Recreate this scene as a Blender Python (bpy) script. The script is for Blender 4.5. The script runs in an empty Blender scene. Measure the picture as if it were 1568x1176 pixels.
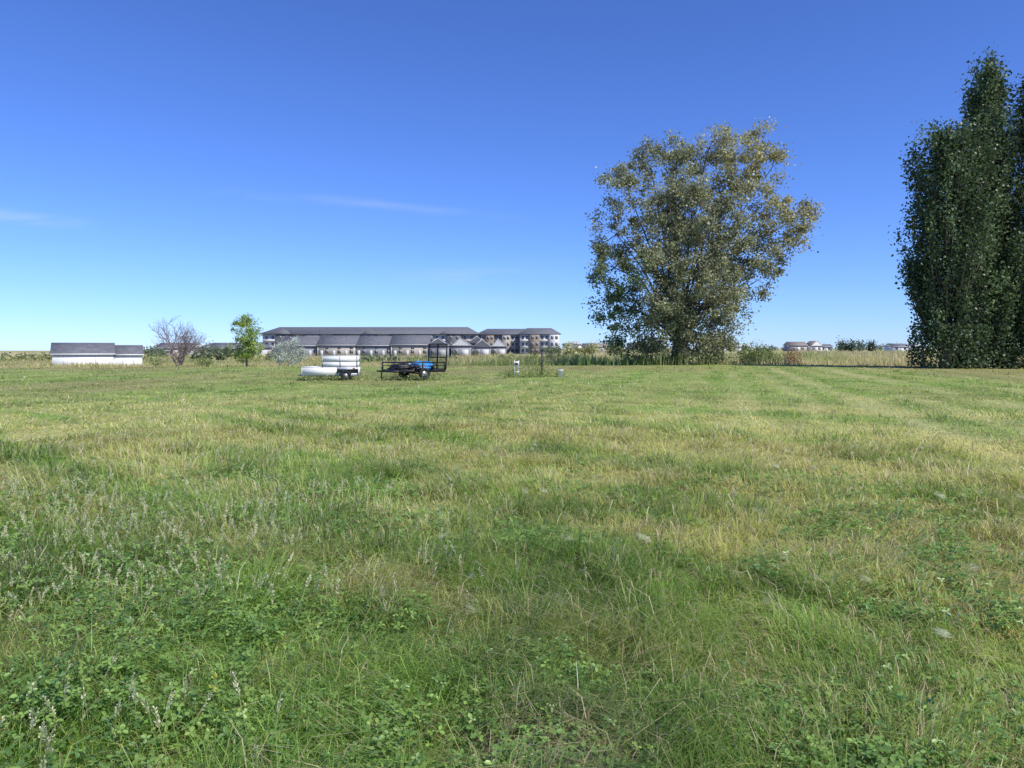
import bpy, math, numpy as np
from mathutils import Vector
rng = np.random.default_rng(7)
R = math.radians
scene = bpy.context.scene
scene.view_settings.view_transform = 'Standard'
scene.view_settings.look = 'None'
scene.view_settings.exposure = 0

# ------------------------------------------------------------------ helpers
_tabs = {}
def vnoise(x, y, seed=0):
    if seed not in _tabs:
        _tabs[seed] = np.random.default_rng(1000+seed).random((256, 256))
    t = _tabs[seed]
    x = np.asarray(x, float); y = np.asarray(y, float)
    xi = np.floor(x).astype(int); yi = np.floor(y).astype(int)
    fx = x-xi; fy = y-yi
    fx = fx*fx*(3-2*fx); fy = fy*fy*(3-2*fy)
    a = t[xi & 255, yi & 255]; b = t[(xi+1) & 255, yi & 255]
    c = t[xi & 255, (yi+1) & 255]; d = t[(xi+1) & 255, (yi+1) & 255]
    return (a*(1-fx)+b*fx)*(1-fy)+(c*(1-fx)+d*fx)*fy
def fbm(x, y, seed=0, o=3):
    s = 0; a = 1; tot = 0
    for i in range(o):
        s = s+a*vnoise(x*2**i+13.7*i, y*2**i+7.1*i, seed+i); tot += a; a *= .55
    return s/tot
def sstep(a, b, x):
    t = np.clip((x-a)/(b-a), 0, 1); return t*t*(3-2*t)
def lerp(a, b, t):
    return a+(b-a)*t

def height(x, y):
    x = np.asarray(x, float); y = np.asarray(y, float)
    r = np.hypot(x, y)
    left = 1-sstep(25, 90, x)
    front = sstep(-20, 20, y)
    z = -1.0*sstep(66, 112, r)*left*front
    z = z-np.clip(r-380, 0, 3000)*0.0045*left*front
    z = z+0.05*(vnoise(x*.35, y*.35, 50)-.5)*(1-sstep(30, 60, r))+0.25*(vnoise(x*.04, y*.04, 51)-.5)*sstep(15, 60, r)
    return z

def build(name, V, polys, mat, col=None, smooth=False, parent=None):
    V = np.ascontiguousarray(V, dtype=np.float32)
    me = bpy.data.meshes.new(name)
    me.vertices.add(len(V)); me.vertices.foreach_set('co', V.ravel())
    loops = np.concatenate([p.ravel() for p in polys]).astype(np.int32)
    sizes = np.concatenate([np.full(len(p), p.shape[1], np.int32) for p in polys])
    starts = np.concatenate([[0], np.cumsum(sizes)[:-1]]).astype(np.int32)
    me.loops.add(len(loops)); me.loops.foreach_set('vertex_index', loops)
    me.polygons.add(len(sizes)); me.polygons.foreach_set('loop_start', starts)
    me.update(calc_edges=True)
    if smooth:
        me.polygons.foreach_set('use_smooth', np.ones(len(sizes), bool))
    if col is not None:
        a = me.color_attributes.new('Col', 'FLOAT_COLOR', 'POINT')
        c = np.ones((len(V), 4), np.float32); c[:, :3] = col
        a.data.foreach_set('color', c.ravel())
    me.materials.append(mat)
    ob = bpy.data.objects.new(name, me)
    scene.collection.objects.link(ob)
    if parent: ob.parent = parent
    return ob

def empty(name, loc=(0, 0, 0), rz=0):
    e = bpy.data.objects.new(name, None)
    e.location = loc; e.rotation_euler = (0, 0, rz)
    e.empty_display_size = .3
    scene.collection.objects.link(e)
    return e

def new_mat(name):
    m = bpy.data.materials.new(name); m.use_nodes = True
    n = m.node_tree.nodes; n.clear()
    return m, n, m.node_tree.links

def foliage_mat(name, transl=.35, rough=.5, spec=.3):
    m, n, l = new_mat(name)
    o = n.new('ShaderNodeOutputMaterial'); at = n.new('ShaderNodeAttribute'); at.attribute_name = 'Col'
    p = n.new('ShaderNodeBsdfPrincipled'); t = n.new('ShaderNodeBsdfTranslucent'); mx = n.new('ShaderNodeMixShader')
    p.inputs['Roughness'].default_value = rough; p.inputs['Specular IOR Level'].default_value = spec
    hs = n.new('ShaderNodeHueSaturation'); hs.inputs['Saturation'].default_value = 1.1; hs.inputs['Value'].default_value = 1.35
    l.new(at.outputs['Color'], p.inputs['Base Color']); l.new(at.outputs['Color'], hs.inputs['Color'])
    l.new(hs.outputs['Color'], t.inputs['Color'])
    mx.inputs[0].default_value = transl
    l.new(p.outputs[0], mx.inputs[1]); l.new(t.outputs[0], mx.inputs[2]); l.new(mx.outputs[0], o.inputs[0])
    return m

def solid(name, c, rough=.7, metal=0, var=.15, scale=3):
    m, n, l = new_mat(name)
    o = n.new('ShaderNodeOutputMaterial'); p = n.new('ShaderNodeBsdfPrincipled')
    tc = n.new('ShaderNodeTexCoord'); nz = n.new('ShaderNodeTexNoise'); nz.inputs['Scale'].default_value = scale
    nz.inputs['Detail'].default_value = 5
    r = n.new('ShaderNodeValToRGB')
    r.color_ramp.elements[0].position = .3; r.color_ramp.elements[1].position = .7
    r.color_ramp.elements[0].color = (*[x*(1-var) for x in c], 1)
    r.color_ramp.elements[1].color = (*[min(1, x*(1+var)) for x in c], 1)
    l.new(tc.outputs['Object'], nz.inputs['Vector']); l.new(nz.outputs['Fac'], r.inputs['Fac'])
    l.new(r.outputs['Color'], p.inputs['Base Color'])
    p.inputs['Roughness'].default_value = rough; p.inputs['Metallic'].default_value = metal
    l.new(p.outputs[0], o.inputs[0])
    return m

class MB:
    def __init__(s): s.v = []; s.p = {}; s.n = 0
    def add(s, vs, fs):
        for f in fs: s.p.setdefault(len(f), []).append([i+s.n for i in f])
        s.v += [tuple(v) for v in vs]; s.n += len(vs)
    def box(s, x0, x1, y0, y1, z0, z1):
        s.add([(x0,y0,z0),(x1,y0,z0),(x1,y1,z0),(x0,y1,z0),(x0,y0,z1),(x1,y0,z1),(x1,y1,z1),(x0,y1,z1)],
              [(0,3,2,1),(4,5,6,7),(0,1,5,4),(1,2,6,5),(2,3,7,6),(3,0,4,7)])
    def tube(s, pts, rad, k=6, cap=True):
        pts = [Vector(p) for p in pts]; vs = []
        for i, p in enumerate(pts):
            d = (pts[min(i+1, len(pts)-1)]-pts[max(i-1, 0)])
            d = d.normalized() if d.length > 1e-9 else Vector((0, 0, 1))
            a = d.cross(Vector((0, 0, 1)) if abs(d.z) < .9 else Vector((1, 0, 0))).normalized(); b = d.cross(a)
            for j in range(k):
                t = 2*math.pi*j/k
                vs.append(p+(a*math.cos(t)+b*math.sin(t))*rad[i])
        fs = []
        for i in range(len(pts)-1):
            for j in range(k):
                fs.append((i*k+j, i*k+(j+1) % k, (i+1)*k+(j+1) % k, (i+1)*k+j))
        if cap: fs += [tuple(range(k))[::-1], tuple(range((len(pts)-1)*k, len(pts)*k))]
        s.add(vs, fs)
    def obj(s, name, mat, parent=None, smooth=False):
        return build(name, np.array(s.v), [np.array(a) for a in s.p.values()], mat, None, smooth, parent)

# ------------------------------------------------------------------ camera
cam_d = bpy.data.cameras.new('camera'); cam = bpy.data.objects.new('camera', cam_d)
scene.collection.objects.link(cam); scene.camera = cam
cam.location = (0, 0, 1.6); cam.rotation_euler = (R(90-2.8), 0, 0)
cam_d.sensor_width = 36; cam_d.lens = 25.7; cam_d.clip_start = .05; cam_d.clip_end = 20000

# ------------------------------------------------------------------ light
SX, SY, EL = .68, -.60, 49
sv = Vector((SX, SY, 0)).normalized()*math.cos(R(EL)); sv.z = math.sin(R(EL))
sd = bpy.data.lights.new('sun', 'SUN'); sun = bpy.data.objects.new('sun', sd)
scene.collection.objects.link(sun)
sd.energy = 5.0; sd.angle = R(.5); sd.color = (1, .95, .85)
sun.rotation_euler = sv.to_track_quat('Z', 'Y').to_euler(); sun.location = (50, -30, 60)

w = bpy.data.worlds.new('World'); scene.world = w; w.use_nodes = True
n = w.node_tree.nodes; l = w.node_tree.links; n.clear()
wo = n.new('ShaderNodeOutputWorld'); bg = n.new('ShaderNodeBackground'); bg.inputs[1].default_value = .138
sky = n.new('ShaderNodeTexSky'); sky.sky_type = 'NISHITA'; sky.sun_disc = False
sky.sun_elevation = R(EL); sky.sun_rotation = math.atan2(SX, SY)
sky.altitude = 1200; sky.air_density = 1.0; sky.dust_density = .1; sky.ozone_density = 2.6
tint = n.new('ShaderNodeMix'); tint.data_type = 'RGBA'; tint.blend_type = 'MULTIPLY'; tint.inputs[0].default_value = 1
l.new(sky.outputs[0], tint.inputs[6]); tint.inputs[7].default_value = (.53, .75, 1.34, 1)
tc = n.new('ShaderNodeTexCoord'); sp = n.new('ShaderNodeSeparateXYZ'); l.new(tc.outputs['Generated'], sp.inputs[0])
def M(op, a, b=None, c=None):
    q = n.new('ShaderNodeMath'); q.operation = op
    for i, v in enumerate((a, b, c)):
        if v is None: continue
        if isinstance(v, (int, float)): q.inputs[i].default_value = v
        else: l.new(v, q.inputs[i])
    return q.outputs[0]
ys = M('MAXIMUM', sp.outputs[1], .05)
pp = M('DIVIDE', sp.outputs[0], ys); qq = M('DIVIDE', sp.outputs[2], ys)
cmb = n.new('ShaderNodeCombineXYZ'); l.new(M('MULTIPLY', pp, 9.), cmb.inputs[0]); l.new(M('MULTIPLY', qq, 60.), cmb.inputs[1])
nz = n.new('ShaderNodeTexNoise'); nz.inputs['Scale'].default_value = 1.; nz.inputs['Detail'].default_value = 6
nz.inputs['Distortion'].default_value = .8
l.new(cmb.outputs[0], nz.inputs['Vector'])
nzr = n.new('ShaderNodeMapRange'); nzr.inputs[1].default_value = .3; nzr.inputs[2].default_value = .75; l.new(nz.outputs['Fac'], nzr.inputs[0])
tot = None
for (p0, q0, mslope, s, L, amp) in [(-.68, .178, -.10, .008, .09, .42), (-.15, .191, -.09, .005, .10, .30),
                                     (-.06, .099, .04, .010, .08, .25), (-.05, .062, .05, .009, .07, .2), (-.3, .205, -.06, .007, .10, .10)]:
    dp = M('SUBTRACT', pp, p0)
    dq = M('SUBTRACT', M('SUBTRACT', qq, q0), M('MULTIPLY', dp, mslope))
    a = M('MULTIPLY', M('DIVIDE', dq, s), M('DIVIDE', dq, s))
    b = M('MULTIPLY', M('DIVIDE', dp, L), M('DIVIDE', dp, L))
    g = M('MULTIPLY', M('EXPONENT', M('MULTIPLY', M('ADD', a, b), -1.)), amp)
    tot = g if tot is None else M('ADD', tot, g)
tot = M('MULTIPLY', tot, nzr.outputs[0])
mx = n.new('ShaderNodeMix'); mx.data_type = 'RGBA'; l.new(tot, mx.inputs[0])
l.new(tint.outputs[2], mx.inputs[6]); mx.inputs[7].default_value = (4.6, 5.4, 6.6, 1)
l.new(mx.outputs[2], bg.inputs[0]); l.new(bg.outputs[0], wo.inputs[0])

# ------------------------------------------------------------------ field cover colours (species / dryness map)
def weed(x, y):
    u = sstep(-.8, -2.4, x+1.2*(vnoise(x*.6, y*.6, 30)-.5))*sstep(12, 4.5, y+4*(vnoise(x*.4+5, y*.4, 31)-.5))
    return u
DG = np.array([.130, .240, .048]); FG = np.array([.280, .445, .092]); YG = np.array([.55, .55, .19]); ST = np.array([.80, .71, .46]); BR = np.array([.46, .35, .20])
def fields(x, y):
    s = x*.966-y*.259; t = x*.259+y*.966
    wob = .8*(vnoise(t*.12, s*.1, 7)-.5)+.25*(vnoise(t*.6, s*.4, 9)-.5)
    streak = fbm(s*1.0+wob*2, t*.09, 20)
    band = 0; anti = 0
    for s0, ww, am in ((-.6, .35, .4), (1.2, .35, .5), (2.9, .38, .6), (4.5, .50, 1.), (6.4, .38, .6), (8.4, .55, 1.), (11.2, .5, .6), (13.6, .6, .8), (17, .7, .5), (-3.2, .5, .3), (-7, .6, .3), (-12, .7, .3)):
        band = band+am*np.exp(-((s+wob-s0)/ww)**2)
        anti = anti+am*np.exp(-((s+wob-s0-ww*2.2)/(ww*.9))**2)
    gate = (.1+.9*sstep(.25, .65, fbm(t*.22, s*.6, 8)))*sstep(6, 11, y)
    s2 = x*.635+y*.772; t2_ = x*.772-y*.635
    streak2 = fbm(s2*1.25+1.2*vnoise(t2_*.22, s2*.1, 6), t2_*.16, 24)
    patch = fbm(x*1.5, y*1.0, 10)
    big = fbm(x*.2, y*.13, 14)
    return streak, streak2, band*gate, anti*gate, patch, big
def cover(x, y, jit):
    r = np.hypot(x, y)
    streak, streak2, band, anti, patch, big = fields(x, y)
    bc = np.clip(band, 0, 1); ac = np.clip(anti, 0, 1)*(1-bc)
    gm = sstep(.42, .66, patch*.75+.25*big)[:, None]
    col = lerp(FG, DG, gm*.8)
    far = sstep(9, 34, r)
    yel = (sstep(.46, .62, streak)*.30+sstep(.44, .58, streak2)*.75*sstep(2.6, 5.0, r)*(1-sstep(18, 30, r))+sstep(.45, .66, big)*.30+.24*far
           -.20*weed(x, y)-.02*(r < 6))
    yel = np.clip(yel*(1-.25*gm[:, 0]), 0, 1.1)[:, None]
    col = lerp(col, YG, np.clip(yel*.9+(jit-.45)*.75, 0, 1))
    ob = (sstep(14, 40, r)*sstep(.38, .60, fbm(x*.10+3, y*.05, 70)+.10*(1-sstep(-6, 3, x)))*(1-bc))[:, None]
    return col, yel, ob, bc, ac, streak, patch
def modulate(col, ob, bc, ac):
    col = lerp(col, np.array([.42, .34, .17]), ob*.55)
    col = lerp(col, np.array([.20, .33, .07]), (ac*.35)[:, None])
    return lerp(col, np.array([.70, .66, .31]), (bc*.55)[:, None])

# ------------------------------------------------------------------ ground
m_ground, n, l = new_mat('ground_soil_grass')
o = n.new('ShaderNodeOutputMaterial'); p = n.new('ShaderNodeBsdfPrincipled'); p.inputs['Roughness'].default_value = .95
p.inputs['Specular IOR Level'].default_value = .1
at = n.new('ShaderNodeAttribute'); at.attribute_name = 'Col'
tc = n.new('ShaderNodeTexCoord')
nz = n.new('ShaderNodeTexNoise'); nz.inputs['Scale'].default_value = 12; nz.inputs['Detail'].default_value = 8
l.new(tc.outputs['Object'], nz.inputs['Vector'])
mr = n.new('ShaderNodeMapRange'); mr.inputs[1].default_value = .25; mr.inputs[2].default_value = .75; mr.inputs[3].default_value = .5; mr.inputs[4].default_value = 1.5
l.new(nz.outputs['Fac'], mr.inputs[0])
vm = n.new('ShaderNodeVectorMath'); vm.operation = 'SCALE'; l.new(at.outputs['Color'], vm.inputs[0]); l.new(mr.outputs[0], vm.inputs['Scale'])
l.new(vm.outputs[0], p.inputs['Base Color']); l.new(p.outputs[0], o.inputs[0])

rr = np.concatenate([[0.0], np.geomspace(.5, 90, 330), np.geomspace(93, 6000, 110)]); na = 1080
th = np.linspace(0, 2*np.pi, na, endpoint=False)
X = (rr[:, None]*np.sin(th)[None, :]); Y = (rr[:, None]*np.cos(th)[None, :])
Z = height(X, Y)
V = np.stack([X, Y, Z], -1).reshape(-1, 3)
i = np.arange(len(rr)-1)[:, None]; j = np.arange(na)[None, :]
F = np.stack([i*na+j, (i+1)*na+j, (i+1)*na+(j+1) % na, i*na+(j+1) % na], -1).reshape(-1, 4)[:, ::-1]
x, y = V[:, 0], V[:, 1]; rv = np.hypot(x, y)
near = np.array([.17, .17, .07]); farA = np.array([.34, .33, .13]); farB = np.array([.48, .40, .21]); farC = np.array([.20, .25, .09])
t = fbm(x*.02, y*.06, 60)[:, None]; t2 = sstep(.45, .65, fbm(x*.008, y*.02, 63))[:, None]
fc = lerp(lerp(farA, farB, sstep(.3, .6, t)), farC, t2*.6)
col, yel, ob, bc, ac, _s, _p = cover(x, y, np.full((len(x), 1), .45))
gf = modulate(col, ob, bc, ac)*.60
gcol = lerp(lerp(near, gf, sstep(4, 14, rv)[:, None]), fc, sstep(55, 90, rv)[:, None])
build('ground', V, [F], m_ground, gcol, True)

# ------------------------------------------------------------------ grass
m_grass = foliage_mat('grass_blades', .48, .5, .35)
m_leaf = foliage_mat('leaf', .36, .40, .5)

def blades(N, rlo, rhi, expo, seg, half=R(46), seedc=25, wbase=.0045):
    def samp(k):
        u = rng.random(k); e = 2-expo
        r = (rlo**e+u*(rhi**e-rlo**e))**(1/e)
        a = rng.uniform(-half, half, k)
        return r*np.sin(a), r*np.cos(a), r
    M_ = max(N//seedc, 10)
    cx, cy, cr = samp(M_)
    ci = rng.integers(0, M_, N)
    x, y, r = samp(N)
    cl = rng.random(N) < .66
    g = rng.normal(size=(N, 2))*(.045*np.clip(cr[ci]/5, 1, 30)**.6)[:, None]
    x = np.where(cl, cx[ci]+g[:, 0], x); y = np.where(cl, cy[ci]+g[:, 1], y)
    r = np.hypot(x, y)
    crand = rng.random(M_)[ci][:, None]
    col, yel, ob, bc, ac, streak, patch = cover(x, y, crand)
    wd = weed(x, y)
    ctall = rng.random(M_)**2
    relief = fbm(x*2.4, y*1.8, 44, 2)
    h = (.05+.06*sstep(.35, .7, patch)+.12*ctall[ci]*cl+.11*sstep(.45, .75, relief)*(1-sstep(9, 28, r)))*rng.uniform(.5, 1.3, N)
    h = h*(1-.35*sstep(.5, .7, streak))*(1-.40*bc)*(1+.15*ac)*(1+.45*wd)
    h *= 1-.2*sstep(8, 28, r)
    wdt = wbase*np.clip(r/4.2, .9, 40)**.85*rng.uniform(.6, 1.3, N)
    comb = 2*np.pi*vnoise(x*.55, y*.45, 40)*1.3
    hd = np.where(cl, np.arctan2(g[:, 1], g[:, 0])+rng.normal(size=N)*.6, rng.uniform(0, 2*np.pi, N))
    k = rng.random(N) < .5
    hd = np.where(k, comb+rng.normal(size=N)*.4, hd)
    lean = rng.uniform(.3, 1.7, N)
    dx, dy = np.cos(hd), np.sin(hd)
    rot = rng.uniform(-.9, .9, N)
    px, py = -np.sin(hd+rot), np.cos(hd+rot)
    z0 = height(x, y)-.005
    dry = rng.random(N) < (.10+.20*yel[:, 0])
    c2 = lerp(ST, BR, rng.random((N, 1)))
    col = np.where(dry[:, None], c2, col)
    col = modulate(col, ob, bc, ac)
    bp = np.exp(-(((x-.12)/.26)**2+((y-2.72)/.18)**2))[:, None]
    col = lerp(col, np.array([.58, .45, .32]), np.clip(bp*1.2, 0, .85))
    h = h*(1-.6*bp[:, 0])
    col = col*rng.uniform(.65, 1.3, (N, 1))
    B = np.stack([x, y, z0], -1); Pw = np.stack([px, py, 0*px], -1)*wdt[:, None]/2
    D = np.stack([dx, dy, 0*dx], -1); Up = np.array([0, 0, 1.])
    L = (h*lean)[:, None]
    tip = B+D*L*1.1+Up*(h*(1.15-.5*lean))[:, None]
    tip[:, 2] = np.maximum(tip[:, 2], B[:, 2]+.25*h)
    if seg == 2:
        mid = B+D*L*.40+Up*(h*.68)[:, None]
        V = np.stack([B-Pw, B+Pw, mid-Pw*.85, mid+Pw*.85, tip], 1).reshape(-1, 3)
        b = (np.arange(N)*5)[:, None]
        F = [b+np.array([[0, 1, 3, 2]]), b+np.array([[2, 3, 4]])]
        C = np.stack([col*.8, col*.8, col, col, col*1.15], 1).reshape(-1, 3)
    else:
        V = np.stack([B-Pw, B+Pw, tip], 1).reshape(-1, 3)
        b = (np.arange(N)*3)[:, None]
        F = [b+np.array([[0, 1, 2]])]
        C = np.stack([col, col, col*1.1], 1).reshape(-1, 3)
    return V, F, np.clip(C, 0, .85)
parts = []
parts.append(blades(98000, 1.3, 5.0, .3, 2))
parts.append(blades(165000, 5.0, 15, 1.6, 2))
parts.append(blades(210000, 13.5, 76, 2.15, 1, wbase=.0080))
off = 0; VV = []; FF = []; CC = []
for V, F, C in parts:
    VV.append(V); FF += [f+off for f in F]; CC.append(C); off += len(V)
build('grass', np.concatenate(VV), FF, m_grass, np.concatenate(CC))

# tall rough grass at the far edge of the field
N = 90000
x = rng.uniform(-95, 120, N); y = 63+rng.random(N)**1.3*150
edge = 66+5*vnoise(x*.07, 0*x, 80)+4*sstep(20, 60, x)
y = np.maximum(y, edge+rng.random(N)*9)
h = (.22+1.0*sstep(.3, .75, fbm(x*.16, y*.16, 81)))*rng.uniform(.5, 1.3, N); h *= np.where(x < -15, .6, 1.)
wd_ = .05*(y/70)*rng.uniform(.6, 1.4, N)
hd = rng.uniform(0, 2*np.pi, N); z0 = height(x, y)
tn = fbm(x*.07, y*.09, 82)[:, None]
dk = ((x > -12) & (x < 13) & (y < 88))[:, None]*.7
col = lerp(np.array([.34, .40, .12]), np.array([.58, .50, .26]), sstep(.30, .60, tn))
col = lerp(col, np.array([.18, .28, .07]), dk*sstep(.3, .5, fbm(x*.15, y*.2, 85))[:, None])*rng.uniform(.7, 1.3, (N, 1))
B = np.stack([x, y, z0-.02], -1); Pw = np.stack([np.cos(hd), np.sin(hd)*.4, 0*x], -1)*wd_[:, None]
tip = B+np.stack([rng.normal(size=N)*.25, rng.normal(size=N)*.25, h], -1)
b = (np.arange(N)*3)[:, None]
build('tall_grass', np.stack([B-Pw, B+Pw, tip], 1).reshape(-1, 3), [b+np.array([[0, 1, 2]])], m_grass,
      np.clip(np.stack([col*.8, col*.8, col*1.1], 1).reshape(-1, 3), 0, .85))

def leaflets(C, A, Bv, Ln, Wd, col):
    L = Ln[:, None]; W = Wd[:, None]/2
    nn = np.cross(A, Bv)
    pts = [C, C+A*L*.3+Bv*W*.85+nn*W*.25, C+A*L*.7+Bv*W+nn*W*.25, C+A*L, C+A*L*.7-Bv*W+nn*W*.25, C+A*L*.3-Bv*W*.85+nn*W*.25]
    V = np.stack(pts, 1).reshape(-1, 3)
    b = (np.arange(len(C))*6)[:, None]
    F = [b+np.array([[0, 1, 2, 3]]), b+np.array([[0, 3, 4, 5]])]
    return V, F, np.repeat(col, 6, 0)
def unit(a): return a/np.maximum(np.linalg.norm(a, axis=-1, keepdims=True), 1e-9)

# clover / alfalfa
Np = 18500
a = rng.uniform(-R(46), R(46), Np); r = 1.3+(rng.random(Np)**.9)*11
x, y = r*np.sin(a), r*np.cos(a)
msk = sstep(.47, .58, fbm(x*1.4+9, y*1.4, 90))
msk = np.clip(msk*sstep(11, 3, r)+weed(x, y)*.6*sstep(.35, .6, fbm(x*1.3, y*1.3, 97))+.6*sstep(4.4, 2.6, r)*sstep(.4, .55, vnoise(x*1.6, y*1.6, 93)), 0, 1)
keep = rng.random(Np) < msk
x, y, r = x[keep], y[keep], r[keep]; Np = len(x)
k = 9
wdz = weed(x, y); ph = .08+.08*rng.random(Np)+.18*wdz*rng.random(Np)
sc = np.repeat(np.clip(r/5, 1, 3)**.5, k)
gx = rng.normal(size=Np*k)*.05*sc; gy = rng.normal(size=Np*k)*.05*sc
LX = np.repeat(x, k)+gx; LY = np.repeat(y, k)+gy
LZ = height(LX, LY)+np.repeat(ph, k)*(rng.random(Np*k)**.6)
C = np.stack([LX, LY, LZ], -1)
nl = len(C); base = rng.uniform(0, 2*np.pi, nl)
nrm = unit(np.stack([rng.normal(size=nl)*.45, rng.normal(size=nl)*.45, np.ones(nl)], -1))
pc = np.repeat(lerp(np.array([.11, .22, .055]), np.array([.28, .42, .10]), rng.random((Np, 1))), k, 0)
vs = []; fs = []; cs = []; off = 0
for q in range(3):
    t = base+q*2.094
    A = np.stack([np.cos(t), np.sin(t), 0*t], -1); A = unit(A-nrm*(A*nrm).sum(-1, keepdims=True))
    Bv = np.cross(nrm, A)
    ln = rng.uniform(.015, .031, nl)*sc
    V, F, cc = leaflets(C, A, Bv, ln, ln*.6, pc*rng.uniform(.75, 1.25, (nl, 1)))
    vs.append(V); fs += [f+off for f in F]; cs.append(cc); off += len(V)
build('clover_plants', np.concatenate(vs), fs, m_leaf, np.concatenate(cs))

# seed heads, on stalks
def stalks(name, x, y, H, headlen, hw, colh, colS, per, lsz):
    N = len(x); z = height(x, y)
    ln = rng.normal(size=(N, 2))*.34
    T = np.stack([x+ln[:, 0]*H, y+ln[:, 1]*H, z+H], -1); Bp = np.stack([x, y, z], -1)
    ax = unit(T-Bp)
    vs = []; fs = []; cs = []; off = 0
    for kx in ((1, 0, 0), (0, 1, 0)):
        P = np.array(kx)*.0016
        V = np.stack([Bp-P, Bp+P, T+P, T-P], 1).reshape(-1, 3)
        b = (np.arange(N)*4)[:, None]
        vs.append(V); fs.append(b+np.array([[0, 1, 2, 3]])+off); off += len(V); cs.append(np.repeat(np.tile(colS, (N, 1)), 4, 0))
    t = rng.random((N, per)); d = unit(rng.normal(size=(N, per, 3)))
    wv = hw*np.sin(np.pi*(.12+.85*t))[..., None]
    c = T[:, None]-ax[:, None]*(headlen[:, None]*(1-t))[..., None]+d*wv*.6
    c = c.reshape(-1, 3); A = unit(np.repeat(ax, per, 0)+d.reshape(-1, 3)*.7); Bv = unit(np.cross(A, rng.normal(size=A.shape)))
    L = np.full(len(c), lsz)*rng.uniform(.7, 1.3, len(c))
    V, F, cc = leaflets(c, A, Bv, L, L*.45, np.tile(colh, (len(c), 1))*rng.uniform(.75, 1.12, (len(c), 1)))
    vs.append(V); fs += [f+off for f in F]; cs.append(cc)
    build(name, np.concatenate(vs), fs, m_leaf, np.concatenate(cs))
N = 5200
x = rng.uniform(-9, .5, N); y = rng.uniform(2.4, 11, N)
kp = rng.random(N) < (weed(x, y)+.12*(x < 0))*sstep(.36, .60, fbm(x*.9, y*.9, 95)); x, y = x[kp], y[kp]
x = np.append(x, rng.uniform(-6, 9, 110)); y = np.append(y, rng.uniform(4, 20, 110))
stalks('seed_head_weeds', x, y, rng.uniform(.18, .36, len(x)), rng.uniform(.06, .13, len(x)), .008, np.array([.74, .71, .46]), np.array([.42, .46, .20]), 34, .011)
xs = []; ys_ = []
for (cx, cy, s, k) in [(-1.15, 2.95, .08, 6), (-.95, 3.35, .10, 2), (1.75, 3.55, .06, 3), (-9, 13, .7, 16), (-6.5, 16, 1, 8), (5.6, 20, 2.0, 30), (13, 22, 1.5, 12)]:
    xs.append(cx+rng.normal(size=k)*s); ys_.append(cy+rng.normal(size=k)*s)
x = np.concatenate(xs); y = np.concatenate(ys_)
stalks('yellow_wildflowers', x, y, rng.uniform(.14, .28, len(x)), rng.uniform(.03, .06, len(x)), .010, np.array([.65, .66, .10]), np.array([.35, .43, .10]), 16, .010)
# foxtail barley tufts: fine pale awns all swept one way
vs = []; cs = []
rg2 = np.random.default_rng(77)
T_ = [(-2.25, 6.1, 1.), (1.05, 5.5, 1.1), (.45, 5.5, .7), (5.0, 7.0, 1.1), (.15, 7.4, .8), (2.2, 6.6, .7), (.0, 3.1, .6), (3.3, 9, .8), (-2.5, 4.9, .7)]
for i in range(60):
    yy_ = rg2.uniform(3.5, 12); T_.append((rg2.uniform(-.45, .65)*yy_, yy_, rg2.uniform(.4, .8)))
for (cx, cy, s) in T_:
    k = 34; hd = rng.uniform(0, 6.28)+rng.normal(size=k)*.14
    el = rng.uniform(.1, .5, k); L = rng.uniform(.07, .14, k)*s
    z = float(height(cx, cy))+.13
    B = np.array([cx, cy, z])+rng.normal(size=(k, 3))*.010
    T = B+np.stack([np.cos(hd)*np.cos(el), np.sin(hd)*np.cos(el), np.sin(el)], -1)*L[:, None]
    P = np.array([.0009, 0, .0009])
    vs.append(np.stack([B-P, B+P, T], 1).reshape(-1, 3)); cs.append(np.tile(np.array([.74, .72, .48]), (k*3, 1)))
V = np.concatenate(vs); b = (np.arange(len(V)//3)*3)[:, None]
build('foxtail_barley', V, [b+np.array([[0, 1, 2]])], m_grass, np.concatenate(cs))

# ------------------------------------------------------------------ trees
m_bark = solid('bark', (.14, .115, .09), .95, var=.4, scale=6)
m_bark_pale = solid('bark_grey', (.24, .19, .19), .95, var=.25, scale=5)
m_tleaf = foliage_mat('tree_leaf', .32, .45, .4)

def leafcloud(name, C, size, col, parent, flat=.0, mat=None, aspect=.75):
    N = len(C)
    A = unit(rng.normal(size=(N, 3))+np.array([0, 0, -flat])); Bv = unit(np.cross(A, rng.normal(size=(N, 3))))
    L = (size*rng.uniform(.6, 1.35, N))[:, None]
    nn = np.cross(A, Bv)*L*.12
    V = np.stack([C, C+A*L*.4+Bv*L*aspect*.5+nn, C+A*L, C+A*L*.4-Bv*L*aspect*.5+nn], 1).reshape(-1, 3)
    b = (np.arange(N)*4)[:, None]
    return build(name, V, [b+np.array([[0, 1, 2, 3]])], mat or m_tleaf, np.repeat(np.clip(col, 0, .85), 4, 0), parent=parent)

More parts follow.
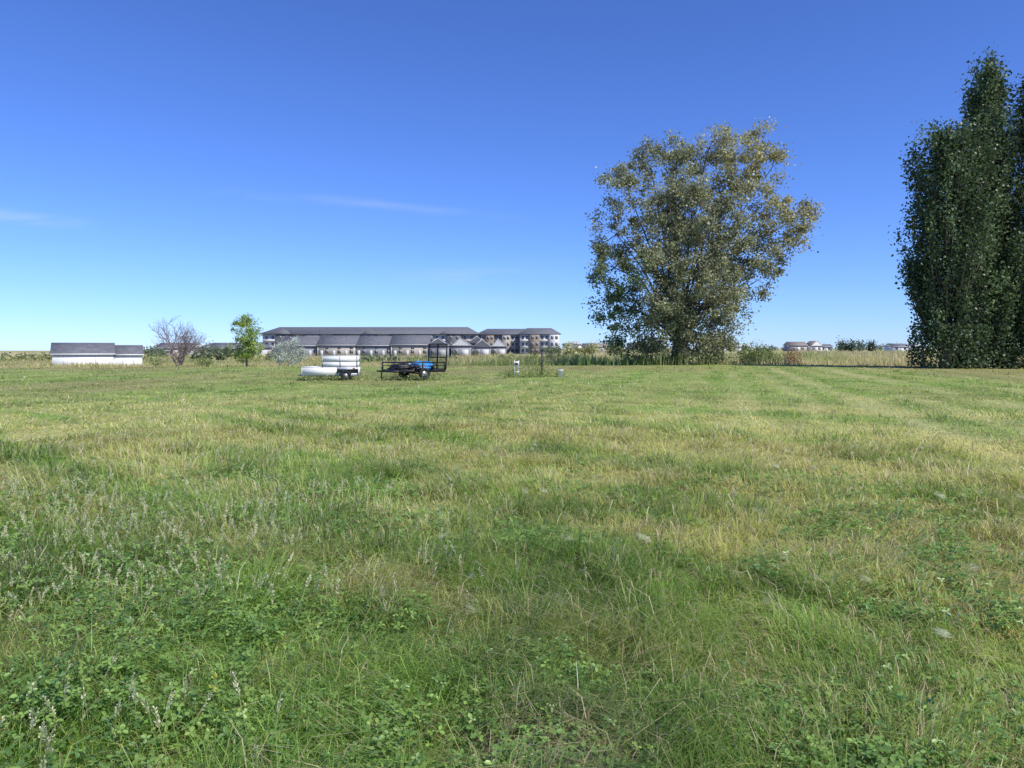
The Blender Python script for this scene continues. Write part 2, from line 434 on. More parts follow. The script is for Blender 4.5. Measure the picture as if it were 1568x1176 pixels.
def lobed_tree(name, loc, lobes, trunk_r, tips_per_m2, per, sig, leaf, colfn, first_fork, seed=1, droop=.3, bark=None, limb=.42):
    global rng
    rng = np.random.default_rng(seed)
    e = empty(name, loc)
    mb = MB()
    fork = Vector(first_fork)
    mb.tube([(0, 0, -.4), (fork.x*.3, 0, fork.z*.4), tuple(fork)], [trunk_r*1.25, trunk_r, trunk_r*.8], 10)
    allC = []
    for (lx, ly, lz, lr) in lobes:
        c = Vector((lx, ly, lz))
        mid = fork.lerp(c, .5)+Vector(rng.normal(size=3)*lr*.22)+Vector((0, 0, .12*(c-fork).length))
        r0 = trunk_r*limb*min(1, lr/3+.2)
        mb.tube([fork, mid, c], [r0, r0*.62, r0*.3], 6)
        k = int(tips_per_m2*lr*lr)
        d = unit(rng.normal(size=(k, 3))); rad = lr*(.35+.70*rng.random(k)**.45)
        tip = np.array([lx, ly, lz])+d*rad[:, None]*np.array([1, 1, .95])
        tip = tip[tip[:, 2] > .25]
        for q in tip:
            if rng.random() < .5:
                qm = c.lerp(Vector(q), .5)+Vector(rng.normal(size=3)*.12*lr*.4)
                mb.tube([c, qm, Vector(q)], [r0*.26, r0*.14, .010], 4, False)
        allC.append(tip)
    T = np.concatenate(allC)
    mb.obj('trunk_and_limbs', bark or m_bark, e, True)
    n_ = len(T); kk = rng.integers(int(per*.4), int(per*1.6), n_)
    idx = np.repeat(np.arange(n_), kk)
    s = sig*rng.uniform(.5, 1.4, n_)
    g = rng.normal(size=(len(idx), 3))*s[idx][:, None]*np.array([1, 1, .85])
    C = T[idx]+g; C[:, 2] -= droop*np.abs(rng.normal(size=len(idx)))*s[idx]
    kz = C[:, 2] > .05
    C = C[kz]; idx = idx[kz]
    cb = rng.uniform(.65, 1.35, n_)
    col = colfn(C)*cb[idx][:, None]*rng.uniform(.7, 1.35, (len(C), 1))
    leafcloud('foliage', C, leaf, col, e, .4)
    return e

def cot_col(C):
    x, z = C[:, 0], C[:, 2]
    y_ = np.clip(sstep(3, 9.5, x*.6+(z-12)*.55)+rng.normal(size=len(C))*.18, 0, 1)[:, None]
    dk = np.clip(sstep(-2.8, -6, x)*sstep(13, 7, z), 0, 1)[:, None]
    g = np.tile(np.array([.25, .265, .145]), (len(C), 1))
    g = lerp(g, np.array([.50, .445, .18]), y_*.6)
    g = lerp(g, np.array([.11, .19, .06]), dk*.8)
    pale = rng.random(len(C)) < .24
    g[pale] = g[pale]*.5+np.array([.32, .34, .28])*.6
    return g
lobes = [(3.0, 0, 21.0, 2.5), (0.0, .5, 20.2, 2.1), (-2.4, 1, 19.3, 2.5), (5.3, -1, 19.6, 2.3), (8.2, 0, 21.4, 1.8), (7.2, 1, 18.6, 2.1), (9.2, 0, 19.2, 1.3), (-4.9, -1, 16.6, 2.8), (-1.4, -2.5, 15.8, 2.9),
         (2.0, -2.6, 16.8, 2.9), (2.5, 3, 15.3, 3.0), (5.8, -1, 15.4, 2.8), (9.0, 0, 14.6, 2.3), (11.7, .5, 14.4, 1.9), (11.6, 0, 12.4, 1.8), (3.2, -3.6, 13.2, 2.5), (-1.0, 3.5, 14.5, 2.8), (0.5, -4.2, 13.4, 2.2),
         (-5.9, 0, 12.8, 2.6), (-6.2, -1, 9.4, 2.5), (-2.5, -3, 11.4, 2.8), (1.0, -3.4, 11.0, 2.7), (0, 3.2, 10.0, 3.0), (5.0, 2, 10.8, 2.9), (4.6, -2.5, 10.6, 2.5), (1.0, -4.2, 8.4, 2.5), (-2.8, -3.6, 8.8, 2.3), (3.6, -3.4, 8.0, 2.2),
         (8.4, -.5, 11.0, 2.4), (8.0, 0, 8.3, 1.9), (6.3, 0, 5.8, 1.9), (-5.9, 0, 6.4, 2.4), (-3.6, -2.2, 6.4, 2.5), (1.6, -3.4, 5.8, 2.5), (-1.0, -3.6, 5.8, 2.4), (4.6, -.9, 6.8, 2.4), (0, 2.6, 5.2, 2.8),
         (-4.8, -.8, 3.5, 2.2), (-1.8, -2.8, 3.4, 2.4), (1.2, -2.8, 3.2, 2.4), (3.9, -1, 3.4, 2.2), (4.0, -.8, 1.4, 1.7), (-4.8, -.5, 1.3, 1.7), (-2.6, -1.8, 1.1, 1.7), (2.2, -1.9, 1.1, 1.7), (0, -2.8, 1.3, 1.7)]
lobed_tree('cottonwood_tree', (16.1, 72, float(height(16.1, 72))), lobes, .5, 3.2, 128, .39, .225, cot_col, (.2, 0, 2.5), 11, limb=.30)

def poplar(x, y, H, Rr, seed, tint=1., prof=(.8, 1.0, 1.08, .92, .6, .2)):
    global rng
    rng = np.random.default_rng(seed)
    e = empty('poplar_tree', (x, y, float(height(x, y))))
    mb = MB(); mb.tube([(0, 0, -.4), (0, 0, H*.3), (.1, 0, H*.7), (.1, .1, H*.96)], [.42, .32, .15, .03], 8)
    Cs = []; cb = []
    nb = 270
    for i in range(nb):
        t = (i+.5)/nb
        z0 = .4+H*.88*t**1.05
        rmax = Rr*np.interp(t, [0, .06, .25, .5, .75, 1], prof)*rng.uniform(.5, 1.25)
        a = rng.uniform(0, 6.283); rise = rmax*rng.uniform(1.1, 2.2)+.5
        if z0+rise > H: rise = (H-z0)
        p0 = np.array([0, 0, z0]); p2 = np.array([math.cos(a)*rmax, math.sin(a)*rmax, z0+rise]); p1 = (p0+p2)/2+np.array([math.cos(a), math.sin(a), -1])*rmax*.15
        mb.tube([p0, p1, p2], [.06*(1-t)+.02, .035*(1-t)+.015, .01], 4, False)
        k = int(rng.uniform(90, 180)*(.65+.6*(1-t)))
        s = rng.random(k)**.6; s = .3+.78*s
        P = ((1-s)**2)[:, None]*p0+(2*s*(1-s))[:, None]*p1+(s**2)[:, None]*p2
        P = P+rng.normal(size=(k, 3))*np.array([.25, .25, .38])
        Cs.append(P); cb.append(np.full(k, rng.uniform(.5, 1.5)))
    k = 3000; a = rng.uniform(0, 6.283, k); rr_ = Rr*(.5+.5*rng.random(k)); zz = rng.random(k)*3.2+.1
    Cs.append(np.stack([np.cos(a)*rr_, np.sin(a)*rr_, zz], -1)); cb.append(rng.uniform(.6, 1.1, k))
    C = np.concatenate(Cs); cb = np.concatenate(cb); kz = C[:, 2] > .03; C = C[kz]; cb = cb[kz]
    mb.obj('trunk_and_limbs', m_bark, e, True)
    g = np.tile(np.array([.092, .138, .058])*tint, (len(C), 1)); pale = rng.random(len(C)) < .10
    g[pale] = np.array([.17, .21, .12])
    leafcloud('foliage', C, .225, g*cb[:, None]*rng.uniform(.7, 1.3, (len(C), 1)), e, .2)
poplar(33.2, 56, 18.0, 2.7, 21, prof=(.85, 1.0, 1.08, 1.0, .8, .35))
poplar(36.5, 57, 23.9, 2.7, 22, prof=(.9, 1.0, .95, .75, .55, .28))
poplar(40.2, 56.5, 24.6, 2.6, 23)
poplar(38.6, 60.5, 19.0, 2.3, 26, .8)
poplar(44.5, 57, 21.0, 3.0, 24)
poplar(48.5, 58, 22.0, 3.0, 25)

def young_col(C):
    return np.tile(np.array([.29, .38, .09]), (len(C), 1))
yx, yy = -25.4, 70
lobed_tree('young_tree', (yx, yy, float(height(yx, yy))), [(0, 0, 4.5, .7), (-.5, 0, 3.9, .8), (.6, 0, 3.7, .8), (.1, -.3, 2.9, .95), (-.7, .2, 2.4, .75), (.8, .1, 2.2, .75), (0, 0, 1.6, .85), (-.5, 0, 1.1, .7), (.6, 0, 1.1, .7)],
           .09, 26, 55, .17, .13, young_col, (.0, 0, 1.2), 31)
def olive_col(C): return np.tile(np.array([.48, .52, .44]), (len(C), 1))
ox, oy = -24.4, 80
lobed_tree('russian_olive_bush', (ox, oy, float(height(ox, oy))), [(0, 0, 2.1, 1.1), (-1., 0, 1.4, .9), (1.0, 0, 1.3, .9), (0, -.5, 1.0, 1.0), (.4, 0, 2.8, .6)], .08, 26, 50, .2, .12, olive_col, (0, 0, .5), 32)
def shr_col(C): return np.tile(np.array([.22, .27, .10]), (len(C), 1))
for (sx, sy, k, sd_) in [(23.5, 72, 1.15, 41), (25.6, 74, .95, 42), (-30.9, 74, .6, 43), (-35.6, 73, .55, 44)]:
    lobed_tree('shrub', (sx, sy, float(height(sx, sy))), [(0, 0, 1.1*k, 1.0*k), (-.9*k, 0, .7*k, .8*k), (.9*k, 0, .7*k, .8*k), (.2, -.2, .6*k, .8*k)], .05, 24, 30, .2, .14, shr_col, (0, 0, .3), sd_)

# bare tree
rng = np.random.default_rng(5)
bx, by = -34.2, 75
e = empty('bare_tree', (bx, by, float(height(bx, by)))); mb = MB()
def grow(p, d, L, r, dep):
    q = p+d*L; m = p.lerp(q, .5)+Vector(rng.normal(size=3)*L*.07)
    mb.tube([p, m, q], [r, r*.85, r*.7], 5 if dep > 2 else 3, False)
    if dep == 0: return
    for i in range(3 if dep > 1 else 4):
        nd = (d+Vector(rng.normal(size=3))*.5+Vector((0, 0, .14))).normalized()
        grow(q if i < 2 else m, nd, L*rng.uniform(.66, .9), r*.60, dep-1)
for i in range(7):
    a = i*.9
    grow(Vector((0, 0, -.1)), Vector((math.cos(a)*.5, math.sin(a)*.45, 1)).normalized(), rng.uniform(1.45, 2.0), .08, 4)
mb.obj('branches', m_bark_pale, e, False)

# distant trees mass
rng = np.random.default_rng(9)
Cs = []; cc = []
def clump(x, y, w_, h_, col, k=500):
    z = float(height(x, y)); nb = max(2, int(w_/h_*2))
    for i in range(nb):
        cx = x+(rng.random()-.5)*w_; hh = h_*rng.uniform(.6, 1.05); rad = hh*.42
        kk = k//nb
        d = rng.normal(size=(kk, 3))*np.array([rad*.5, rad*.5, hh*.26])
        P = np.array([cx, y+rng.normal()*2, z+hh*.5])+d; P = P[P[:, 2] > z]
        Cs.append(P); cc.append(np.tile(np.array(col)*rng.uniform(.8, 1.2), (len(P), 1))*rng.uniform(.7, 1.3, (len(P), 1)))
G1 = (.18, .22, .12); G2 = (.36, .36, .16); G3 = (.11, .15, .10)
for (x, y, w_, h_, c, k) in [(-92, 200, 22, 3.0, G1, 900), (-72, 190, 14, 3.2, G1, 700), (-112, 260, 20, 4.2, G3, 700), (-140, 300, 30, 4.0, G1, 600),
    (26, 260, 12, 4.6, G2, 1200), (34, 250, 9, 4.0, G2, 900), (18, 210, 7, 2.6, G2, 500), (15,300,10,4,G1,500), (166, 350, 16, 6.0, G3, 2200), (158, 350, 8, 5, G3, 800),
    (125, 360, 25, 3.2, G1, 800), (190, 360, 14, 4, G1, 500), (100, 380, 20, 3, G2, 500), (60, 330, 30, 3., G2, 800), (-60, 150, 10, 1.6, G1, 500), (-48,150,8,1.8,G2,400),
    (-20, 130, 20, 1.0, G1, 1100), (5, 140, 18, 1.3, G2, 1100), (250, 500, 120, 5, G3, 1200),(40, 600, 160, 4, G3, 1000), (-90, 150, 30, 1.2, G2, 700), (-115, 170, 30, 1.4, G1, 700)]:
    clump(x, y, w_, h_, c, k)
leafcloud('distant_trees', np.concatenate(Cs), .7, np.concatenate(cc), None)
rng = np.random.default_rng(12)
C = np.array([27.6, 72, float(height(27.6, 72))+.7])+rng.normal(size=(600, 3))*np.array([.5, .3, .38]); leafcloud('dock_weed', C, .13, np.tile(np.array([.36, .19, .10]), (600, 1)), None)
pts = []
for (cx, cy, s, hh, k) in [(.6, 41, .5, .35, 900), (1.6, 42, .4, .38, 900), (-.2, 41.5, .3, .25, 300), (2.6, 42, .3, .25, 300), (-5.3, 38.2, 1.3, .2, 1200), (-9.3, 38, 1.4, .2, 900), (-5.3, 36.3, 1.0, .12, 500), (-9.3, 36.6, 1.2, .12, 500)]:
    P = np.stack([cx+rng.normal(size=k)*s, cy+rng.normal(size=k)*s*.7, np.abs(rng.normal(size=k))*hh], -1); pts.append(P)
C = np.concatenate(pts); C[:, 2] += height(C[:, 0], C[:, 1])
leafcloud('weeds', C, .10, np.tile(np.array([.27, .33, .11]), (len(C), 1))*rng.uniform(.6, 1.4, (len(C), 1)), None, aspect=.35)

# ------------------------------------------------------------------ buildings
m_shingle = solid('roof_shingle', (.135, .14, .155), .9, var=.2, scale=1.2)
m_shingle_b = solid('roof_shingle_brown', (.22, .18, .15), .9)
m_white = solid('white_siding', (.80, .80, .78), .6, var=.04)
m_trim = solid('white_trim', (.72, .72, .71), .5, var=.03)
m_gray = solid('gray_siding', (.25, .26, .28), .8, var=.08)
m_dkgray = solid('dark_gray_siding', (.12, .125, .14), .8, var=.08)
m_ltgray = solid('light_gray_siding', (.58, .58, .57), .8, var=.06)
m_brown = solid('brown_siding', (.24, .19, .15), .8, var=.1)
m_tan = solid('tan_siding', (.42, .38, .33), .8, var=.08)
m_glass = solid('window_glass', (.06, .07, .085), .2, var=.2)
m_conc = solid('concrete', (.4, .39, .37), .9)

def gable_roof(mb, x0, x1, y0, y1, ze, zr, ov, axis='x', th=.18, hip=0):
    x0 -= ov; x1 += ov; y0 -= ov; y1 += ov
    if axis == 'x':
        ym = (y0+y1)/2
        t = [(x0, y0, ze), (x1, y0, ze), (x1, y1, ze), (x0, y1, ze), (x0+hip, ym, zr), (x1-hip, ym, zr)]
        fs = [(0, 1, 5, 4), (2, 3, 4, 5), (3, 0, 4), (1, 2, 5)]
    else:
        xm = (x0+x1)/2
        t = [(x0, y0, ze), (x1, y0, ze), (x1, y1, ze), (x0, y1, ze), (xm, y0+hip, zr), (xm, y1-hip, zr)]
        fs = [(0, 4, 5, 3), (1, 2, 5, 4), (0, 1, 4), (2, 3, 5)]
    b = [(x, y, z-th) for (x, y, z) in t[:4]]
    mb.add(t+b, fs+[(6, 7, 1, 0), (7, 8, 2, 1), (8, 9, 3, 2), (9, 6, 0, 3), (6, 9, 8, 7)])

def window(fr, gl, x, z, w_, h_, yf, t=.07):
    fr.box(x-w_/2-t, x+w_/2+t, yf-.06, yf-.003, z-t, z+h_+t)
    gl.box(x-w_/2, x+w_/2, yf-.075, yf-.063, z, z+h_)
    fr.box(x-.025, x+.025, yf-.10, yf-.078, z, z+h_)

def house(name, x, y, w_, d, wh, rh, wall, roof, axis='x', rz=0, wins=(), doors=(), gdoors=(), ov=.4, hip=0, z=None, gable=None, dm=None):
    e = empty(name, (x, y, float(height(x, y)) if z is None else z), rz)
    mb = MB(); mb.box(-w_/2, w_/2, 0, d, -.5, wh); mb.obj('walls', wall, e)
    rb = MB(); gable_roof(rb, -w_/2, w_/2, 0, d, wh+.22, wh+rh, ov, axis, hip=hip); rb.obj('roof', roof, e)
    if axis == 'y':
        g = MB(); g.add([(-w_/2, -ov-.02, wh+.24), (w_/2, -ov-.02, wh+.24), (0, -ov-.02, wh+rh-.25)], [(0, 1, 2)]); g.obj('gable_wall', gable or wall, e)
        t = MB()
        for s in (-1, 1):
            t.tube([(s*(w_/2+ov), -ov-.05, wh+.12), (0, -ov-.05, wh+rh)], [.07, .07], 4)
        t.obj('bargeboards', m_trim, e)
    else:
        t = MB(); t.box(-w_/2-ov, w_/2+ov, -ov-.06, -ov-.003, wh+.04, wh+.18); t.obj('fascia', m_trim, e)
        for s in (-1, 1):
            xg = s*(w_/2+ov+.02)
            g = MB(); g.add([(xg, 0, wh+.24), (xg, d, wh+.24), (xg, d/2, wh+rh-.3)], [(0, 1, 2)])
            if not hip: g.obj('gable_wall', wall, e)
    fr = MB(); gl = MB()
    for (wx, wz, ww, hh) in wins: window(fr, gl, wx, wz, ww, hh, 0)
    if wins: fr.obj('window_frames', m_trim, e); gl.obj('window_glass', m_glass, e)
    if doors or gdoors:
        db = MB()
        for dx in doors: db.box(dx-.5, dx+.5, -.05, -.003, 0, 2.1)
        for (dx, dw) in gdoors:
            db.box(dx-dw/2, dx+dw/2, -.06, -.003, 0, 2.2)
        db.obj('doors', dm or m_trim, e)
    return e

# white garage, left
e = empty('white_garage', (-62.2, 110, -1.15), R(29))
b = MB(); b.box(-5.9, 2.0, 0, 6.5, -.5, 1.75); b.box(2.003, 5.9, .5, 6.3, -.5, 1.65); b.obj('walls', m_white, e)
rb = MB(); gable_roof(rb, -5.9, 2.0, 0, 6.5, 1.95, 3.6, .25); gable_roof(rb, 2.3, 5.9, .5, 6.3, 1.83, 3.25, .25); rb.obj('roof', m_shingle, e)
b = MB()
for (x0, y0, ym, y1, z0, z1) in [(-6.17, 0, 3.25, 6.5, 1.97, 3.4), (6.17, .5, 3.4, 6.3, 1.85, 3.05)]:
    b.add([(x0, y0, z0), (x0, y1, z0), (x0, ym, z1)], [(0, 1, 2)])
b.obj('gable_walls', m_white, e)
b = MB(); b.box(-6.15, 2.25, -.31, -.253, 1.77, 1.95); b.box(2.31, 6.15, .19, .247, 1.66, 1.83); b.obj('fascia', m_trim, e)
b = MB(); b.box(-.4, -.28, -.05, -.003, 0, 1.8)
for xx in (3.2, 4.7): b.box(xx, xx+.1, .45, .497, 0, 1.6)
b.obj('downpipes', m_ltgray, e)
b = MB(); b.box(-5.9, 1.99, -.03, -.003, -.3, .12); b.obj('footing', m_gray, e)

# long apartment block (three storeys)
def bays(x0, x1, y0, H, mats, bw, parent, depth=17):
    sets = {}
    fr = MB(); gl = MB(); k = 0; x = x0; bal = MB()
    while x < x1-.1:
        xe = min(x+bw, x1); m = mats[k % len(mats)]
        off = .8 if k % 2 else 0
        sets.setdefault(m.name, (m, MB()))[1].box(x+.005, xe-.005, y0-off, y0+depth-(k % 2)*.01, -.5, H)
        for s in range(3):
            for q in (.28, .72):
                window(fr, gl, x+(xe-x)*q, .9+s*2.85, 1.0, 1.3, y0-off, .05)
            if not k % 2:
                bal.box(x+.3, xe-.3, y0-1.1, y0-.12, s*2.85+.1, s*2.85+.25)
        x = xe; k += 1
    for nm, (m, b) in sets.items(): b.obj('walls_'+nm, m, parent)
    fr.obj('window_frames', m_trim, parent); gl.obj('window_glass', m_glass, parent); bal.obj('balconies', m_conc, parent)
e = empty('apartment_building', (0, 320, -1.0))
bays(-109, -15, 0, 8.7, [m_ltgray, m_dkgray, m_tan, m_gray], 6.2, e)
rb = MB(); gable_roof(rb, -109, -15, 0, 17, 8.9, 12.1, 1.2, 'x', hip=6)
for gx in (-100, -62, -28):
    gable_roof(rb, gx-3, gx+3, -.9, 8, 8.95, 11, .4, 'y')
rb.obj('roof', m_shingle, e)
e = empty('apartment_building', (0, 331, -1.0))
bays(-15.5, 15.5, 0, 8.7, [m_ltgray, m_brown, m_gray, m_tan], 3.7, e, 15)
rb = MB(); gable_roof(rb, -15.5, 15.5, 0, 15, 8.9, 11.6, 1.0, 'x', hip=5)
rb.obj('roof', m_shingle, e)
e = empty('apartment_building', (0, 318, -1.0))
bays(3.5, 20.5, 0, 8.6, [m_ltgray, m_brown, m_ltgray, m_ltgray], 4.25, e, 11)
rb = MB(); gable_roof(rb, 3.5, 20.5, 0, 11, 8.8, 11.5, .9, 'x', hip=4); rb.obj('roof', m_shingle, e)

# townhouses
e = empty('townhouse_row', (0, 240, -1.1))
x = -75.5; k = 0
wl = [MB(), MB()]; rb = MB(); fr = MB(); gl = MB(); db = MB(); tr = MB()
while x < -30:
    xe = x+12.0; dz = [0, .2, .05, .3][k % 4]; yo = [0, -.7, 0, -.5][k % 4]
    wl[k % 2].box(x+.01, xe-.01, yo, 11, -.5, 3.4+dz)
    gable_roof(rb, x+.02, xe-.02, yo, 11, 3.6+dz, 6.75+dz, .45, 'x')
    for s in range(3):
        cx = x+2+s*4
        window(fr, gl, cx+1, 1.0, 1.1, 1.1, yo, .05); db.box(cx-1.2, cx-.3, yo-.05, yo-.003, 0, 2.0)
        window(fr, gl, cx+1, 2.5, 1.0, .65, yo, .04)
    tr.box(x-.1, x+.1, yo-.10, yo-.004, 0, 3.4+dz); tr.box(x-.4, xe+.4, yo-.53, yo-.46, 3.44+dz, 3.58+dz)
    x = xe; k += 1
for s, b in enumerate(wl): b.obj('walls', [m_gray, m_tan][s], e)
g = MB(); g.add([(-27.03+.45, -.5, 4.0), (-27.03+.45, 11, 4.0), (-27.03+.45, 5.2, 6.85)], [(0, 1, 2)]); g.obj('end_gable', m_dkgray, e)
rb.obj('roof', m_shingle, e); fr.obj('window_frames', m_trim, e); gl.obj('window_glass', m_glass, e); db.obj('doors', m_ltgray, e); tr.obj('trim', m_trim, e)
for (gx, gy, w_, hh, wl_, gb) in [(-22.5, 222, 6.4, 3.2, m_gray, m_dkgray), (-15.6, 224, 5.8, 3.2, m_gray, m_ltgray), (-9.4, 229, 5.2, 2.9, m_gray, m_dkgray), (-4.4, 240, 5.0, 3.0, m_gray, m_ltgray), (-12.0, 250, 6, 4.2, m_dkgray, m_dkgray)]:
    house('gabled_townhouse', gx, gy, w_, 10, hh, 2.4, wl_, m_shingle, 'y', wins=((-w_*.25, 1.0, .8, 1.1),), gdoors=((w_*.2, 2.2),), ov=.3, z=-1.0, gable=gb, dm=m_ltgray)

# small houses
HS = [(137, 350, 8, 8, 2.9, 1.8, m_tan, m_shingle_b, 'x'), (146.5, 352, 5.5, 8, 2.6, 2.6, m_white, m_shingle_b, 'y'), (152, 354, 6, 7, 2.2, 1.4, m_white, m_shingle, 'x'),
      (115, 420, 16, 8, 2.6, 1.0, m_white, m_ltgray, 'x'), (133, 430, 14, 8, 2.6, 1.0, m_white, m_ltgray, 'x'), (186, 350, 8, 8, 2.2, 1.6, m_white, m_shingle, 'x'), (196, 352, 6, 8, 2.2, 1.6, m_white, m_shingle, 'y'),
      (30, 345, 5, 7, 4.2, 1.6, m_white, m_shingle_b, 'y'), (24, 300, 5, 5, 3.0, 1.6, m_white, m_shingle, 'x'), (48, 420, 14, 8, 3.2, 2., m_tan, m_shingle_b, 'x'), (80, 450, 16, 8, 3.2, 2., m_tan, m_shingle_b, 'x'),
      (-118, 250, 7, 8, 2.6, 1.8, m_tan, m_shingle, 'x'), (-108, 262, 7, 8, 2.6, 2., m_ltgray, m_shingle, 'y'), (-99, 250, 8, 8, 2.6, 2, m_gray, m_shingle, 'x'), (-86, 245, 6, 8, 2.6, 2., m_ltgray, m_shingle, 'y'), (-130, 290, 8, 8, 2.8, 2., m_ltgray, m_shingle, 'x')]
for (hx, hy, a, b, c, d, mw, mr_, ax) in HS:
    house('house', hx, hy, a, b, c, d, mw, mr_, ax, wins=((-a*.25, .9, 1.1, 1.1), (a*.25, .9, 1.1, 1.1)), doors=(0,))

# ------------------------------------------------------------------ trailers etc.
m_black = solid('black_steel', (.015, .015, .016), .45, var=.3, scale=8)
m_tyre = solid('tyre_rubber', (.02, .02, .02), .85)
m_rim = solid('wheel_rim', (.40, .40, .41), .4, .6)
m_wood = solid('deck_boards', (.16, .13, .10), .9, var=.3, scale=6)
m_blue = solid('blue_tarp', (.03, .22, .55), .45, var=.45, scale=7)
m_wpaint = solid('white_paint_boards', (.80, .79, .75), .55, var=.06, scale=4)
m_red = solid('red_lamp', (.4, .02, .02), .3)
m_gsteel = solid('galvanised_steel', (.32, .33, .34), .45, .5)

def wheel(parent, x, y, r=.3, w_=.18):
    t = MB(); k = 20; prof = [(r*.6, -w_/2), (r*.92, -w_/2), (r, -w_/4), (r, w_/4), (r*.92, w_/2), (r*.6, w_/2)]
    vs = []
    for i in range(k):
        a = 2*math.pi*i/k
        for (q, yy_) in prof: vs.append((x+q*math.cos(a), y+yy_, r+q*math.sin(a)))
    fs = []
    for i in range(k):
        for j in range(6):
            fs.append((i*6+j, ((i+1) % k)*6+j, ((i+1) % k)*6+(j+1) % 6, i*6+(j+1) % 6))
    t.add(vs, fs); t.obj('tyre', m_tyre, parent, True)
    h_ = MB(); h_.tube([(x, y-w_*.3, r), (x, y+w_*.3, r)], [r*.58, r*.58], 14); h_.tube([(x, y-w_*.45, r), (x, y+w_*.45, r)], [r*.2, r*.2], 8); h_.obj('rim', m_rim, parent)

# black open utility trailer with raised ramp gate
tx, ty = -5.05, 37.6
e = empty('utility_trailer', (tx, ty, float(height(tx, ty))+.05), R(38))
L, W = 2.7, 1.75; f = MB()
for s in (-1, 1):
    f.box(-L/2, L/2, s*W/2-.03, s*W/2+.03, .36, .50)
    f.tube([(-L/2, s*W/2, .86), (L/2, s*W/2, .86)], [.035, .035], 6)
    f.tube([(-L/2, s*W/2, .69), (L/2, s*W/2, .69)], [.018, .018], 6)
    for i in range(5):
        xx = -L/2+.03+i*(L-.06)/4; f.box(xx-.028, xx+.028, s*W/2-.028, s*W/2+.028, .503, .84)
    f.box(-.46, .46, s*(W/2+.15)-.12, s*(W/2+.15)+.12, .66, .685)
    f.box(-.48, -.46, s*(W/2+.15)-.12, s*(W/2+.15)+.12, .48, .685); f.box(.46, .48, s*(W/2+.15)-.12, s*(W/2+.15)+.12, .48, .685)
    f.tube([(-L/2, s*W/2, .43), (-L/2-.6, 0, .43)], [.04, .04], 6)
f.box(-L/2-.003, -L/2+.05, -W/2+.035, W/2-.035, .36, .50); f.box(L/2-.05, L/2, -W/2+.035, W/2-.035, .36, .50)
f.tube([(-L/2, -W/2, .86), (-L/2, W/2, .86)], [.035, .035], 6)
f.tube([(0, -W/2-.12, .3), (0, W/2+.12, .3)], [.03, .03], 6)
f.tube([(-L/2-.5, 0, .0), (-L/2-.5, 0, .66)], [.03, .03], 6); f.tube([(-L/2-.6, 0, .45), (-L/2-.75, 0, .45)], [.04, .05], 6)
f.obj('frame_and_rails', m_black, e)
g = MB(); gx = L/2+.04
for (a, b) in [((gx, -W/2, .5), (gx+.08, -W/2, 1.80)), ((gx, W/2, .5), (gx+.08, W/2, 1.80)), ((gx+.08, -W/2, 1.80), (gx+.08, W/2, 1.80)), ((gx, -W/2, .5), (gx, W/2, .5)), ((gx+.04, -W/2, 1.1), (gx+.04, W/2, 1.1)),
               ((gx, 0, .5), (gx+.08, 0, 1.80))]:
    g.tube([a, b], [.034, .034], 6)
for i in range(1, 22):
    yy_ = -W/2+i*W/22; g.tube([(gx, yy_, .5), (gx+.08, yy_, 1.80)], [.006, .006], 4)
for i in range(1, 18):
    zz = .5+i*1.30/18; xx = gx+.08*(zz-.5)/1.30; g.tube([(xx, -W/2, zz), (xx, W/2, zz)], [.006, .006], 4)
g.obj('ramp_gate', m_black, e)
d = MB()
for i in range(9):
    yy_ = -W/2+.04+i*(W-.08)/9; d.box(-L/2+.06, L/2-.06, yy_, yy_+(W-.08)/9-.012, .455, .495)
d.obj('deck', m_wood, e)
wheel(e, 0, -W/2-.15); wheel(e, 0, W/2+.15)
lm = MB()
for s in (-1, 1): lm.box(L/2+.005, L/2+.03, s*(W/2-.1)-.06, s*(W/2-.1)+.06, .41, .46)
lm.obj('tail_lamps', m_red, e)
def crumple(name, cx, cy, cz, sx, sy, sz, mat, parent, seed):
    u, v = 22, 14; vs = []
    for i in range(v+1):
        ph_ = math.pi/2*i/v
        for j in range(u):
            t = 2*math.pi*j/u; se = lambda q: math.copysign(abs(q)**.6, q)
            nz_ = 1+.5*(float(vnoise(i*.7+seed*3, j*.9, 99))-.5)
            vs.append((cx+sx*se(math.cos(t))*math.cos(ph_)**.5*nz_, cy+sy*se(math.sin(t))*math.cos(ph_)**.5*nz_, cz+sz*math.sin(ph_)*nz_))
    fs = [(i*u+j, i*u+(j+1) % u, (i+1)*u+(j+1) % u, (i+1)*u+j) for i in range(v) for j in range(u)]
    b = MB(); b.add(vs, fs); b.obj(name, mat, parent)
crumple('blue_tarp', .45, -.05, .50, .6, .5, .36, m_blue, e, 3)
crumple('cargo_bag', -.75, .1, .50, .45, .6, .26, m_black, e, 6)
crumple('tool_bundle', -.25, -.45, .50, .3, .25, .2, m_black, e, 5)
crumple('gray_bundle', .1, .52, .50, .25, .2, .3, m_gsteel, e, 8)

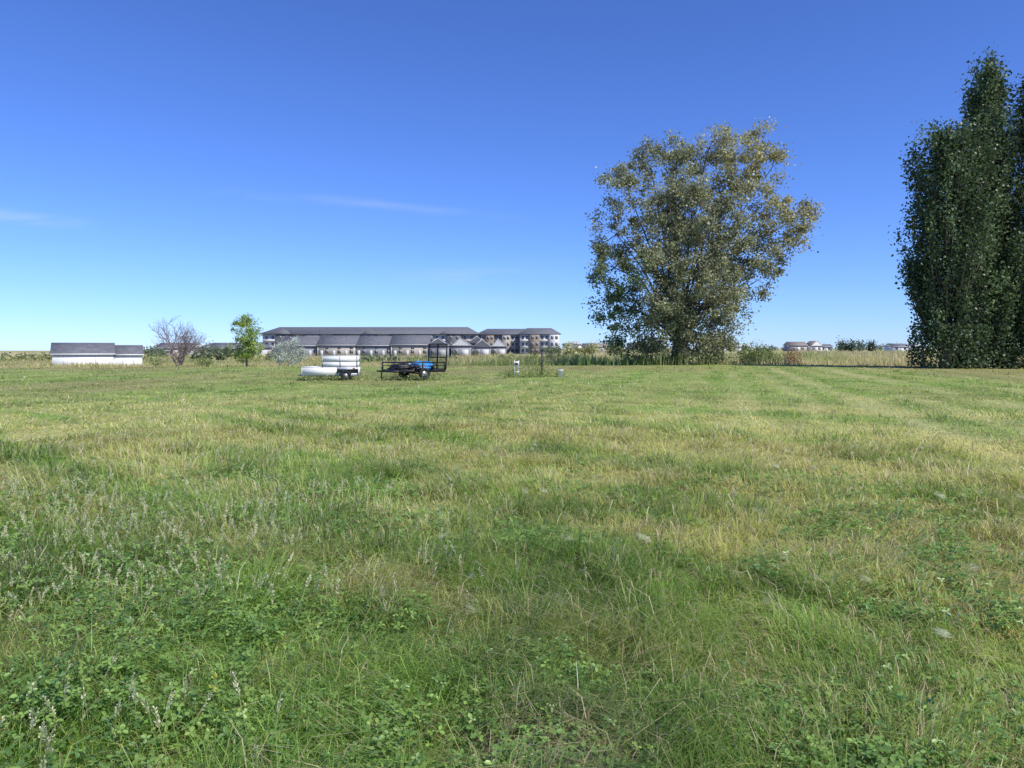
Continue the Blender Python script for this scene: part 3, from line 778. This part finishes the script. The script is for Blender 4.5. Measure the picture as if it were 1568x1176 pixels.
# white board-sided trailer: low bed with a boxed rear half
tx, ty = -9.25, 37.6
e = empty('white_board_trailer', (tx, ty, float(height(tx, ty))), R(8))
f = MB(); f.box(-1.35, 1.35, -.68, -.62, .22, .30); f.box(-1.35, 1.35, .62, .68, .22, .30); f.box(-1.35, -1.29, -.617, .617, .22, .30); f.box(1.29, 1.35, -.617, .617, .22, .30)
f.tube([(-1.3, -.6, .26), (-1.7, 0, .26)], [.03, .03], 6); f.tube([(-1.3, .6, .26), (-1.7, 0, .26)], [.03, .03], 6); f.tube([(.75, -.8, .26), (.75, .8, .26)], [.03, .03], 6)
f.box(.36, 1.14, -.95, -.735, .56, .58); f.box(.36, 1.14, .735, .95, .56, .58)
f.obj('chassis', m_gsteel, e)
b = MB()
b.box(-1.35, 1.35, -.637, .637, .305, .36)
b.box(-1.40, .30, -.72, -.69, .26, .66); b.box(-1.40, 1.35, .69, .72, .26, .66)
b.box(-1.43, -1.403, -.72, .72, .26, .66); b.box(1.355, 1.385, -.72, .72, .26, .66)
b.box(.303, 1.35, -.72, -.69, .57, .66)
b.box(-1.42, -.46, -.72, .72, .664, .70)
for (z0, z1) in ((.664, .93), (.938, 1.23)):
    b.box(-.42, 1.33, -.715, -.69, z0, z1); b.box(-.42, 1.33, .69, .715, z0, z1)
    b.box(-.45, -.425, -.715, .715, z0, z1); b.box(1.335, 1.36, -.715, .715, z0, z1)
b.box(-.45, 1.36, -.72, .72, 1.234, 1.25)
b.obj('white_board_sides', m_wpaint, e)
b = MB()
for xx in (-.43, .45, 1.28): b.box(xx, xx+.04, -.732, -.723, .67, 1.22)
b.obj('corner_posts', m_gsteel, e)
wheel(e, .75, -.84, .26); wheel(e, .75, .84, .26)
lm = MB(); lm.box(1.1, 1.2, -.745, -.722, .59, .64); lm.obj('side_lamp', m_red, e)

# small white sign frame
sx, sy = .25, 41
e = empty('marker_sign', (sx, sy, float(height(sx, sy))), R(10)); b = MB()
for s in (-1, 1): b.box(s*.12-.022, s*.12+.022, -.025, .025, 0, .95)
b.box(-.14, .14, -.045, -.027, .66, .90); b.box(-.14, .14, -.045, -.027, .28, .36); b.obj('posts_and_board', m_wpaint, e)
b = MB(); b.box(-.08, .08, -.056, -.048, .71, .84); b.obj('lettering_panel', m_black, e)
# steel T-post
e = empty('fence_post', (1.72, 42, float(height(1.72, 42))))
b = MB(); b.box(-.04, .04, -.008, .008, 0, 1.4); b.box(-.008, .008, .0085, .06, 0, 1.4); b.box(-.08, .08, .061, .068, .05, .2)
for i in range(13): b.box(-.014, .014, -.024, -.0085, .25+i*.08, .27+i*.08)
b.obj('post', m_black, e)
# bucket
e = empty('white_bucket', (2.75, 41.5, float(height(2.75, 41.5))))
b = MB(); b.tube([(0, 0, 0), (0, 0, .38), (0, 0, .39), (0, 0, .42)], [.13, .155, .17, .17], 18); b.obj('pail', m_wpaint, e, False)
b = MB(); b.tube([(.165*math.cos(t), -.03, .38+.10*math.sin(t)) for t in np.linspace(0, math.pi, 10)], [.006]*10, 4); b.obj('handle', m_gsteel, e)
b = MB(); b.tube([(0, 0, .423), (0, 0, .45)], [.165, .15], 18); b.obj('lid', m_ltgray, e)
print('done')
